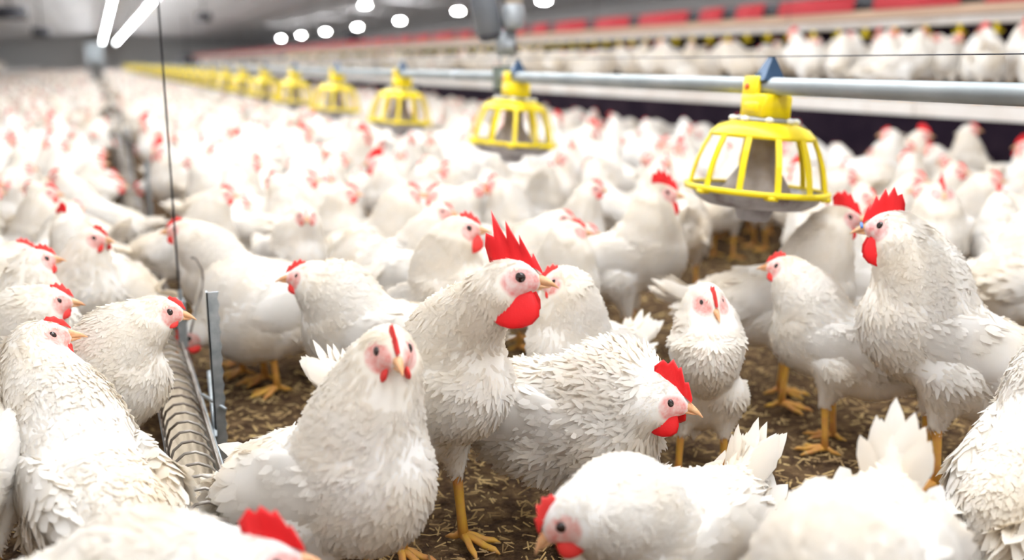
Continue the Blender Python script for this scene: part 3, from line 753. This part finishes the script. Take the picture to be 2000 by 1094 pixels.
# notched leg posts
def post(y, x, z1):
    mb = MB(); w, th = .013, .0018; n_ = int(z1 / .03)
    V = []; F = []
    zz = [z1 * i / (n_ * 2) for i in range(n_ * 2 + 1)]
    o = 0
    for yy in (-th, th):
        for i, z in enumerate(zz): V += [(-w, yy, z), (w - (.0035 if i % 2 else 0), yy, z)]
    k = len(zz)
    for i in range(k - 1):
        F += [(2 * i, 2 * i + 1, 2 * i + 3, 2 * i + 2), (2 * k + 2 * i, 2 * k + 2 * i + 2, 2 * k + 2 * i + 3, 2 * k + 2 * i + 1), (2 * i + 1, 2 * k + 2 * i + 1, 2 * k + 2 * i + 3, 2 * i + 3), (2 * i, 2 * i + 2, 2 * k + 2 * i + 2, 2 * k + 2 * i)]
    F += [(0, 2 * k, 2 * k + 1, 1), (2 * k - 2, 2 * k - 1, 4 * k - 1, 4 * k - 2)]
    mb.add(V, F); mb.box((-w, -th, 0), (-w + .003, .018, z1)); mb.box((-.02, -.02, 0), (.02, .02, .004))
    mb.xform(rotm(0, 0, 0), (x, y, 0)); mb.obj('leg_post', M['galv'], t, False)
for y in (2.18, 5.35, 8.5, 11.6): post(y, .075, .42)
mb = MB(); mb.tube([(.06, 2.16, .10), (.075, 2.40, .178)], .006, 6, flat=.5); mb.tube([(.045, 2.25, .17), (.085, 2.16, .16)], .004, 6); mb.obj('brace', M['galv'], t)
hy_ = 2.72
mb = MB(); mb.box((.028, hy_ - .02, .16), (.05, hy_ + .03, .285)); mb.box((-.03, hy_ - .03, .245), (.05, hy_ + .0, .255)); mb.tube([(.04, hy_, .28), (.04, hy_, .315)], .006, 8); mb.obj('hanger_bracket', M['galv'], t, False)
mb = MB(); mb.tube([(.055, hy_ - .06, .21), (.078, hy_ - .02, .27), (.100, hy_, .32), (.102, hy_ + .02, .36), (.088, hy_ + .03, .39), (.076, hy_ + .03, .393)], .0032, 8); mb.obj('hook_rod', M['wire'], t)
mb = MB(); mb.tube([(TX + .038, hy_, .31), (TX + .038, hy_, 3.4)], .0026, 8); tag(mb.obj('suspension_wire', M['dark']), 'thin dark wire hanging straight down to the bracket on the wire-grilled trough', 'wire')
for y in (9.2, 15.5):
    mb = MB(); mb.tube([(TX + .15, y, .0), (TX + .15, y, 3.4)], .003, 6); tag(mb.obj('suspension_wire', M['galv']), 'pale thin wire hanging to the trough %s beyond the dark wire' % ('far' if y > 12 else 'a little'), 'wire')
# hopper at the far end of the trough
t = thing('feed_hopper', 'blurred grey feed hopper standing at the far end of the wire trough', 'hopper', (-.05, 34, 0))
mb = MB(); mb.box((-.25, -.25, .95), (.25, .25, 1.5)); mb.lathe([(.1, .35), (.34, .95)], (0, 0, 0), 4, math.pi / 4, math.pi / 4 + 2 * math.pi); mb.obj('bin', M['galv'], t, False)
for sx in (-.22, .22):
    for sy in (-.22, .22): mb = MB(); mb.box((sx - .02, sy - .02, 0), (sx + .02, sy + .02, 1.0)); mb.obj('leg', M['galv'], t, False)

# ================================================================== straw and chaff on the litter
M['straw'] = mat('straw', (.55, .40, .16), .7); noise_mix(M['straw'], [(.3, (.78, .58, .26)), (.5, (.52, .35, .14)), (.7, (.24, .14, .06))], 9., 2)
rg = np.random.default_rng(11); V, F = [], []
N_ = 17000
d_ = rg.uniform(1.25, 5.2, N_); a_ = rg.uniform(-.62, .62, N_)
for i in range(N_):
    dd = d_[i]; an = PSI + a_[i]; x, y = dd * math.sin(an), dd * math.cos(an)
    if abs(x - TX) < .06: continue
    L = rg.uniform(.006, .030); w = rg.uniform(.0010, .0022); th = rg.uniform(0, 6.28); ti = rg.normal(0, .22); zz = rg.uniform(.001, .010)
    u = np.array([math.cos(th) * math.cos(ti), math.sin(th) * math.cos(ti), math.sin(ti)]); v = np.array([-math.sin(th), math.cos(th), 0]); n_ = np.cross(u, v); o = np.array([x, y, zz + abs(u[2]) * L * .5]); k = len(V)
    for s_ in (-.5, .5):
        V += [o + u * L * s_ - v * w, o + u * L * s_ + v * w, o + u * L * s_ + n_ * w]
    F += [(k, k + 1, k + 4, k + 3), (k + 1, k + 2, k + 5, k + 4), (k + 2, k, k + 3, k + 5)]
tag(link('straw', new_mesh('straw', np.array(V), np.array(F), [M['straw']], False)), 'loose golden straw and chaff lying over the dark litter between the birds', 'straw', kind='stuff')
# ================================================================== the flock
POSED = []      # (x, y, heading, scale) of every bird placed so far
def axes_at(x, y):
    d = math.hypot(x, y); return np.array([y / d, -x / d]), np.array([x / d, y / d])
def heading(x, y, a):
    r, f = axes_at(x, y); v = r * math.cos(math.radians(a)) + f * math.sin(math.radians(a)); return math.atan2(v[1], v[0])
def hero(px, py, a, label, anchor=None, name='hen', **kw):
    """head (or the ANCHOR point in the bird's frame) on the line of sight of a photo point; its height above the floor fixes the distance"""
    q = dict(BD); q.update(kw); s = q['s']; q.setdefault('seed', 1)
    ax, ay, az = anchor or (q['hx'], q['hy'], q['hz'])
    p = at_z(px, py, az * s); rz = heading(p[0], p[1], a)
    c, s_ = math.cos(rz), math.sin(rz)
    loc = (p[0] - s * (c * ax - s_ * ay), p[1] - s * (s_ * ax + c * ay), 0)
    kw['seed'] = len(POSED) + 3
    if proj((loc[0], loc[1], .3))[2] > 3.6: kw.setdefault('lod', 1)
    POSED.append((loc[0], loc[1], rz, s, label))
    return put_bird(make_bird(**kw), name, label, 'rooster' if name == 'rooster' else 'hen', loc, rz)

# --- front rows
hero(1004, 540, -40, 'big white rooster with tall jagged red comb and yellow legs, facing right in the centre', name='rooster', s=1.15, hz=.485, hx=.185, hyaw=36, hpitch=-4, tp=22, tail=62, comb='cock', neck=.95, step=.02, wl=1.15, crouch=-.004, fat=.84, hs=1.2)
hero(764, 684, -43, 'white hen with head turned to the camera in front of the big central rooster', s=1.15, hz=.417, hx=.12, hyaw=-33, hpitch=-8, tp=20, neck=1.15, fat=1.12, crouch=.06, tail=0, hs=1.1)
hero(1385, 588, -86, 'slender white hen facing the camera on the open litter behind the hunched rooster', s=.95, hz=.44, hx=.05, hyaw=22, hpitch=-22, tp=40, neck=.95, tail=20, comb='hen', fat=.76, wl=.8, hs=1.2)
hero(1304, 776, -24, 'fluffed white rooster hunched with lowered head and ruffled neck feathers', name='rooster', s=1.12, hz=.285, hx=.185, hyaw=8, hpitch=-14, hroll=8, tp=4, comb='cock3', fluff=6., fat=1.22, neck=1.15, tail=5, wl=.95, hs=1.15, crouch=.05)
hero(1105, 1008, -132, 'white hen at the bottom edge with bowed head, red comb and beak pointing down left', s=1.05, hz=.285, hx=.215, hyaw=-35, hpitch=-42, tp=4, tail=42, neck=1.25, comb='hen', wl=1.2, crouch=.09, fat=1.15, hs=1.2)
hero(1770, 772, -100, 'white bird with raised fanned tail in the lower right corner', anchor=(-.25, 0, .42), s=1.05, hz=.17, hx=.26, hpitch=-40, tp=2, tail=52, fluff=1.5, fat=1.2)
hero(2110, 640, 72, 'white bird cut by the right edge of the view, only its neck and shoulder showing', s=1.0, hz=.46, hx=.12, tp=26, neck=1.25, fat=1.1, tail=-5)
hero(1730, 441, -172, 'large white rooster with blue nose bit facing left at the right side', name='rooster', s=1.2, hz=.470, hx=.125, hyaw=-4, hpitch=-6, tp=26, comb='cock2', neck=1.2, blue=True, wl=1.25, tail=30)
hero(1648, 425, 6, 'white rooster with pale pink comb facing right, beak to beak with the blue-bitted rooster', name='rooster', s=1.12, hz=.456, hx=.13, hyaw=0, hpitch=-4, tp=14, comb='cock3', neck=1.2, wl=.9)
hero(1527, 521, 168, 'small white hen facing left on the litter below the nearest yellow feeder', s=.98, hz=.438, hx=.15, hyaw=8, tp=14, comb='hen', neck=1.2)
hero(1296, 378, -8, 'tall white rooster with large red comb and wattles standing left of the nearest yellow feeder', name='rooster', s=1.15, hz=.446, hx=.10, hyaw=4, tp=16, comb='cock2', neck=1.1, wl=1.25)
hero(1120, 452, -25, 'white hen facing right with round red wattle just behind the central rooster', s=1.0, hz=.44, hx=.09, hyaw=22, tp=18, neck=1.2, wl=1.3)
hero(905, 447, -40, 'white long-necked hen facing right with red comb, left of the central rooster', s=1.1, hz=.455, hx=.10, hyaw=44, tp=30, neck=1.1, comb='hen', wl=1.6, fat=.85, hs=1.18)
hero(1088, 549, -125, 'white hen facing left whose beak meets that of the big central rooster', s=1.0, hz=.445, hx=.11, hyaw=-42, hpitch=-8, tp=20, tail=55, comb='hen', neck=1.2)
hero(592, 540, 168, 'white hen facing left with pale orange beak, right of the notched metal post', s=1.06, hz=.395, hx=.16, hyaw=8, tp=12, comb='hen', neck=1.2)
hero(374, 654, -168, 'plump white hen behind the notched metal post with its head down at the trough', s=1.12, hz=.165, hx=.20, hpitch=-40, tp=-2, tail=15, fat=1.38, crouch=.06)
hero(322, 608, -4, 'white hen with orange beak stretching its neck over the wire-grilled trough', s=1.0, hz=.43, hx=.16, hyaw=-2, hpitch=-10, tp=24, comb='low', neck=1.15, fat=.88)
hero(105, 588, -32, 'white hen facing right at the left edge, upper of two heads close together', s=1.02, hz=.405, hx=.15, hyaw=28, hpitch=-4, tp=14, comb='hen', neck=1.2)
hero(88, 657, 103, 'white bird looking back over its shoulder, lower of two heads close together at the left', s=1.15, hz=.37, hx=.17, hyaw=-103, hpitch=2, tp=6, tail=-5, comb='low', neck=1.15, fat=1.15, wl=1.9, crouch=.085)
hero(528, 1092, -4, 'white hen along the bottom left edge, only its back and red comb tip in view', s=1.1, hz=.29, hx=.235, hyaw=-6, tp=6, comb='cock3', neck=1.3, fat=1.4, tail=0, crouch=.07)
hero(-85, 905, -112, 'white bird cut by the left edge below the two close heads', anchor=(0, 0, .27), s=1.0, hz=.22, hx=.18, hpitch=-35, tp=0, tail=12, fat=1.1)
hero(40, 494, 0, 'white hen with dark pink face at the left edge above the two close heads', s=1.0, hz=.43, hx=.13, hyaw=0, tp=18, comb='hen', neck=1.2, wl=1.3)
hero(122, 432, 132, 'white hen seen from behind with its square orange-red comb showing, left of the trough', s=1.0, hz=.43, hx=.12, hyaw=-20, tp=22, comb='cock3', neck=1.1, fat=1.08)
hero(92, 378, -10, 'white hen with long upright neck facing right, left of the trough', s=1.0, hz=.46, hx=.08, tp=30, comb='hen', neck=1.05)
hero(115, 346, 165, 'white hen facing away left behind the long-necked hen, left of the trough', s=1.0, hz=.44, hx=.12, tp=18)
hero(190, 318, 8, 'white hen with bright comb facing right close to the blurred trough', s=1.0, hz=.44, hx=.12, tp=14)
hero(352, 449, 176, 'white hen facing left behind the thin dark hanging wire', s=1.02, hz=.425, hx=.16, tp=12, neck=1.25, hyaw=-6, wl=1.1)
hero(437, 381, -4, 'white hen facing right with red face, upper right of the hen behind the wire', s=1.0, hz=.44, hx=.13, tp=16)
hero(535, 352, 170, 'white hen with flushed face turned away, third row right of the hanging wire', s=1.0, hz=.455, hx=.10, tp=24, hyaw=-30)
hero(602, 350, -15, 'white hen with upright pale neck facing right, left of a similar pair', s=1.0, hz=.45, hx=.09, tp=28)
hero(641, 347, -70, 'white hen facing the camera with orange-red face beside the upright pale neck', s=1.0, hz=.42, hx=.08, tp=28)
hero(680, 377, -55, 'white hen with pinkish face turned right in front of the pair of pale necks', s=1.0, hz=.435, hx=.12, hyaw=40, tp=20)
hero(800, 378, -14, 'white hen facing right, left one of two hens with heads touching', s=1.05, hz=.435, hx=.11, hyaw=8, tp=18, neck=1.2)
hero(856, 379, -150, 'white hen facing left, right one of two hens with heads touching', s=1.05, hz=.435, hx=.10, hyaw=-22, tp=22, neck=1.2, wl=1.4)
hero(782, 301, -88, 'white hen with red face looking straight at the camera below the third feeder', s=1.0, hz=.45, hx=.08, tp=24)
hero(711, 264, -35, 'white rooster with red comb high in the crowd below the fourth feeder', name='rooster', s=1.1, hz=.45, hx=.1, tp=20, comb='cock2', hyaw=20)
hero(840, 272, -80, 'white hen with reddish face between the second and third feeders', s=1.0, hz=.44, hx=.1, tp=20)
hero(876, 331, -165, 'white hen facing left behind the two hens with touching heads', s=1.02, hz=.44, hx=.12, tp=16, hyaw=-10)
hero(966, 358, -160, 'white hen facing left with red wattle below the second feeder', s=1.0, hz=.44, hx=.12, tp=18, hyaw=-10, neck=1.15, wl=1.3)
hero(1160, 369, -30, 'white hen facing right below and right of the second feeder', s=1.0, hz=.45, hx=.13, tp=12, hyaw=20)
hero(1838, 377, -78, 'white rooster with narrow upright comb facing the camera behind the blue-bitted rooster', name='rooster', s=1.05, hz=.45, hx=.08, tp=26, comb='cock2', wl=1.1, neck=1.2, hyaw=4)
hero(1938, 351, -20, 'white hen with dark red wattle facing right near the right edge', s=1.02, hz=.43, hx=.12, tp=16, hyaw=10, neck=1.15, wl=1.3)
hero(1736, 262, 175, 'white hen with upright neck before the black skirt, facing left', s=1.1, hz=.475, hx=.06, tp=30, hyaw=10)
hero(1803, 264, -10, 'white rooster with bright red comb standing out against the black skirt', name='rooster', s=1.1, hz=.45, hx=.09, tp=26, comb='cock3', hyaw=4)
hero(1820, 292, -170, 'white hen facing left just below the bright-combed rooster at the black skirt', s=1.0, hz=.425, hx=.11, tp=16)
hero(1897, 253, -6, 'white hen with upright neck before the black skirt, facing right', s=1.1, hz=.475, hx=.06, tp=28, hyaw=4)
hero(1658, 345, -10, 'white hen with pinkish lowered head right of the nearest feeder', s=1.0, hz=.40, hx=.15, tp=10)
hero(1352, 385, 95, 'white bird with raised pointed tail beside the nearest feeder pan', anchor=(-.26, 0, .42), s=1.0, hz=.25, hx=.24, tp=4, tail=55)
hero(2050, 545, 10, 'white bird with low tail at the right edge, behind the blue-bitted rooster', anchor=(0, 0, .29), s=1.05, hz=.3, hx=.22, tp=2, tail=-2)
hero(765, 550, 160, 'white bird with its back to the camera, left of the long-necked hen', anchor=(0, 0, .25), s=1.02, hz=.25, hx=.23, tp=0, tail=60, hyaw=10)
hero(470, 440, 150, 'white bird feeding with lowered head behind the plump hen at the post', anchor=(0, 0, .30), s=1.0, hz=.2, hx=.24, tp=-2, tail=30)

# --- the rest of the birds: poses mixed by hand, spread over the litter and the platforms without touching
rg = np.random.default_rng(21)
VAR = [dict(hz=.44, hx=.12, tp=16, comb='hen'), dict(hz=.45, hx=.09, tp=24, comb='hen', hyaw=25), dict(hz=.42, hx=.15, tp=12, comb='low', hyaw=-20), dict(hz=.36, hx=.19, tp=8, comb='hen'),
       dict(hz=.22, hx=.25, tp=0, hpitch=-35, comb='hen'), dict(hz=.46, hx=.08, tp=28, comb='hen', hyaw=-30), dict(hz=.34, hx=.13, tp=10, crouch=.09, comb='low'), dict(hz=.44, hx=.11, tp=18, comb='cock3', s=1.08, hyaw=10),
       dict(hz=.43, hx=.13, tp=14, comb='low', tail=55), dict(hz=.15, hx=.25, tp=-3, hpitch=-45, comb='hen', tail=30)]
COLL = [(x + sg * .075 * s * math.cos(r), y + sg * .075 * s * math.sin(r)) for x, y, r, s, _ in POSED for sg in (-1, 1)]
COLL = np.array(COLL)
def free(x, y, r, md):
    global COLL
    P = np.array([(x + sg * .075 * math.cos(r), y + sg * .075 * math.sin(r)) for sg in (-1, 1)])
    near = COLL[(abs(COLL[:, 0] - x) < .5) & (abs(COLL[:, 1] - y) < .5)]
    if len(near) and np.sqrt(((P[:, None] - near[None]) ** 2).sum(2)).min() < md: return False
    COLL = np.concatenate([COLL, P]); return True
OPEN = [(1120, 1000, 500, 960), (1000, 1500, 560, 930), (1400, 1560, 560, 930)]
def ok_floor(x, y):
    if not (LPX + .22 < x < PLX - .2) or abs(x - TX) < .22: return False
    u, v, w = proj((x, y, 0))
    if w < 2.35: return False
    if -60 < u < 2060 and w < 2.75 and not (u < 330): return False
    if 1090 < u < 1560 and 520 < v < 960: return False
    return True
spots = []
def scatter(x0, x1, y0, y1, z, n, md, okf):
    for _ in range(n):
        x, y = rg.uniform(x0, x1), y0 + (y1 - y0) * rg.random(); r = rg.uniform(0, 2 * math.pi)
        u, v, w = proj((x, y, z + .3))
        if w < .5 or not (-110 < u < 2110): continue
        if okf and not okf(x, y): continue
        if free(x, y, r, md): spots.append((w, x, y, z, r, rg.integers(0, len(VAR)) if rg.random() > .55 else rg.choice((0, 1, 2, 5, 8, 7))))
scatter(LPX, PLX, 2.2, 7, 0, 9000, .185, ok_floor)
scatter(PLX + .15, PLX + 1.3, 2.5, 14, PLZ, 5000, .19, None)
scatter(LPX - 1.8, LPX - .15, 6, 22, LPZ, 3500, .19, None)
scatter(LPX, PLX, 7, 16, 0, 9000, .20, ok_floor)
spots.sort(key=lambda t: t[0])
N_IND = 300 - len(POSED)
near_, far_ = spots[:N_IND], spots[N_IND:]
protos = {}
ORD = ['nearest', 'second', 'third', 'fourth', 'fifth', 'sixth', 'seventh', 'eighth', 'ninth', 'tenth']
for (w, x, y, z, r, v) in near_:
    lod = 1 if w < 5.2 else 2
    f_, rr = axes_at(x, y)[1], axes_at(x, y)[0]; c_, s_ = math.cos(r), math.sin(r)
    fr, fa = c_ * rr[0] + s_ * rr[1], c_ * f_[0] + s_ * f_[1]
    face = ('facing right' if fr > 0 else 'facing left') if abs(fr) > abs(fa) else ('facing away' if fa > 0 else 'facing the camera')
    k = min(9, max(0, int(round((y - FY0) / FDY))))
    if z > 0: zone = 'on the right raised platform' if x > 0 else 'on the left raised platform'
    elif x < TX: zone = 'left of the wire trough'
    elif x < FX: zone = 'between trough and pipe'
    else: zone = 'between pipe and right platform'
    posture = 'feeding' if VAR[v]['hz'] < .3 else ('low' if VAR[v]['hz'] < .4 else 'upright')
    cock = VAR[v]['comb'].startswith('cock')
    label = 'white %s, %s, %s, %s, level with %s feeder' % ('rooster' if cock else 'hen', {'feeding': 'head lowered', 'low': 'neck tucked', 'upright': 'head raised'}[posture], face, zone, ORD[k])
    if (v, lod) not in protos:
        o = protos[(v, lod)] = put_bird(make_bird(seed=100 + v, lod=lod, **VAR[v]), 'rooster' if cock else 'hen', label, 'rooster' if cock else 'hen', (x, y, z), r, label)
    else: o = dup(protos[(v, lod)], (x, y, z), r, label, label)

# --- beyond: the uncountable far flock, one object
scatter(LPX, PLX, 16, 30, 0, 3000, .22, ok_floor); scatter(PLX + .15, PLX + 1.3, 14, 60, PLZ, 900, .2, None); scatter(LPX - 1.8, LPX - .15, 22, 60, LPZ, 900, .2, None)
scatter(LPX, PLX, 30, 88, 0, 2600, .25, ok_floor)
far_ = far_ + spots[len(near_) + len(far_):]
low = []
for v in (0, 2, 3, 4, 6):
    b_ = make_bird(seed=300 + v, lod=2, legs=False, **VAR[v]); Vs, Fs, Mi = [], [], []; n0 = 0
    dg_ = None
    for k, mi in (('body', 0), ('tail', 0), ('comb', 1)) + ((('wattle', 1),) if v < 2 else ()):
        for me in b_[k]:
            if k == 'body':
                bm_ = bmesh.new(); bm_.from_mesh(me)
                bmesh.ops.remove_doubles(bm_, verts=bm_.verts, dist=.028)
                vv = [tuple(p.co) for p in bm_.verts]; bm_.verts.index_update(); ff = [tuple(p.index for p in f.verts) for f in bm_.faces]; bm_.free()
            else:
                vv = [tuple(p.co) for p in me.vertices]; ff = [tuple(p.vertices) for p in me.polygons]
            Vs += vv; Fs += [tuple(i + n0 for i in f) for f in ff]; Mi += [mi] * len(ff); n0 += len(vv)
    Ft = [t_ for f in Fs for t_ in [(f[0], f[i], f[i + 1]) for i in range(1, len(f) - 1)]]; Mt = [m_ for f, m_ in zip(Fs, Mi) for _ in range(len(f) - 2)]
    low.append((np.array(Vs), np.array(Ft), np.array(Mt)))
VV, FF, MM, n0 = [], [], [], 0
for i, (w, x, y, z, r, v) in enumerate(far_):
    Vb, Fb, Mb = low[i % len(low)]
    VV.append(Vb @ rotm(math.degrees(r)).T + np.array([x, y, z])); FF.append(Fb + n0); MM.append(Mb); n0 += len(Vb)
tag(link('far_flock', new_mesh('far_flock', np.concatenate(VV), np.concatenate(FF), [M['plume'], M['comb_hen']], True, np.concatenate(MM))), 'blurred mass of white hens filling the far end of the house', 'flock', kind='stuff')
for p_ in POSED: print('P %6.2f %6.2f %5.0f  %s' % (p_[0], p_[1], math.degrees(p_[2]), p_[4][:60]))
print('BIRDS', len(POSED), len(near_), len(far_), 'farthest single', near_[-1][0])
for i, (x, y, r, s, l) in enumerate(POSED):
    for (x2, y2, r2, s2, l2) in POSED[:i]:
        d = min(math.hypot(x + a * .08 * math.cos(r) - x2 - b * .08 * math.cos(r2), y + a * .08 * math.sin(r) - y2 - b * .08 * math.sin(r2)) for a in (-1, 1) for b in (-1, 1))
        if d < .17: print('CLOSE %.3f' % d, l[:50], '|', l2[:50])
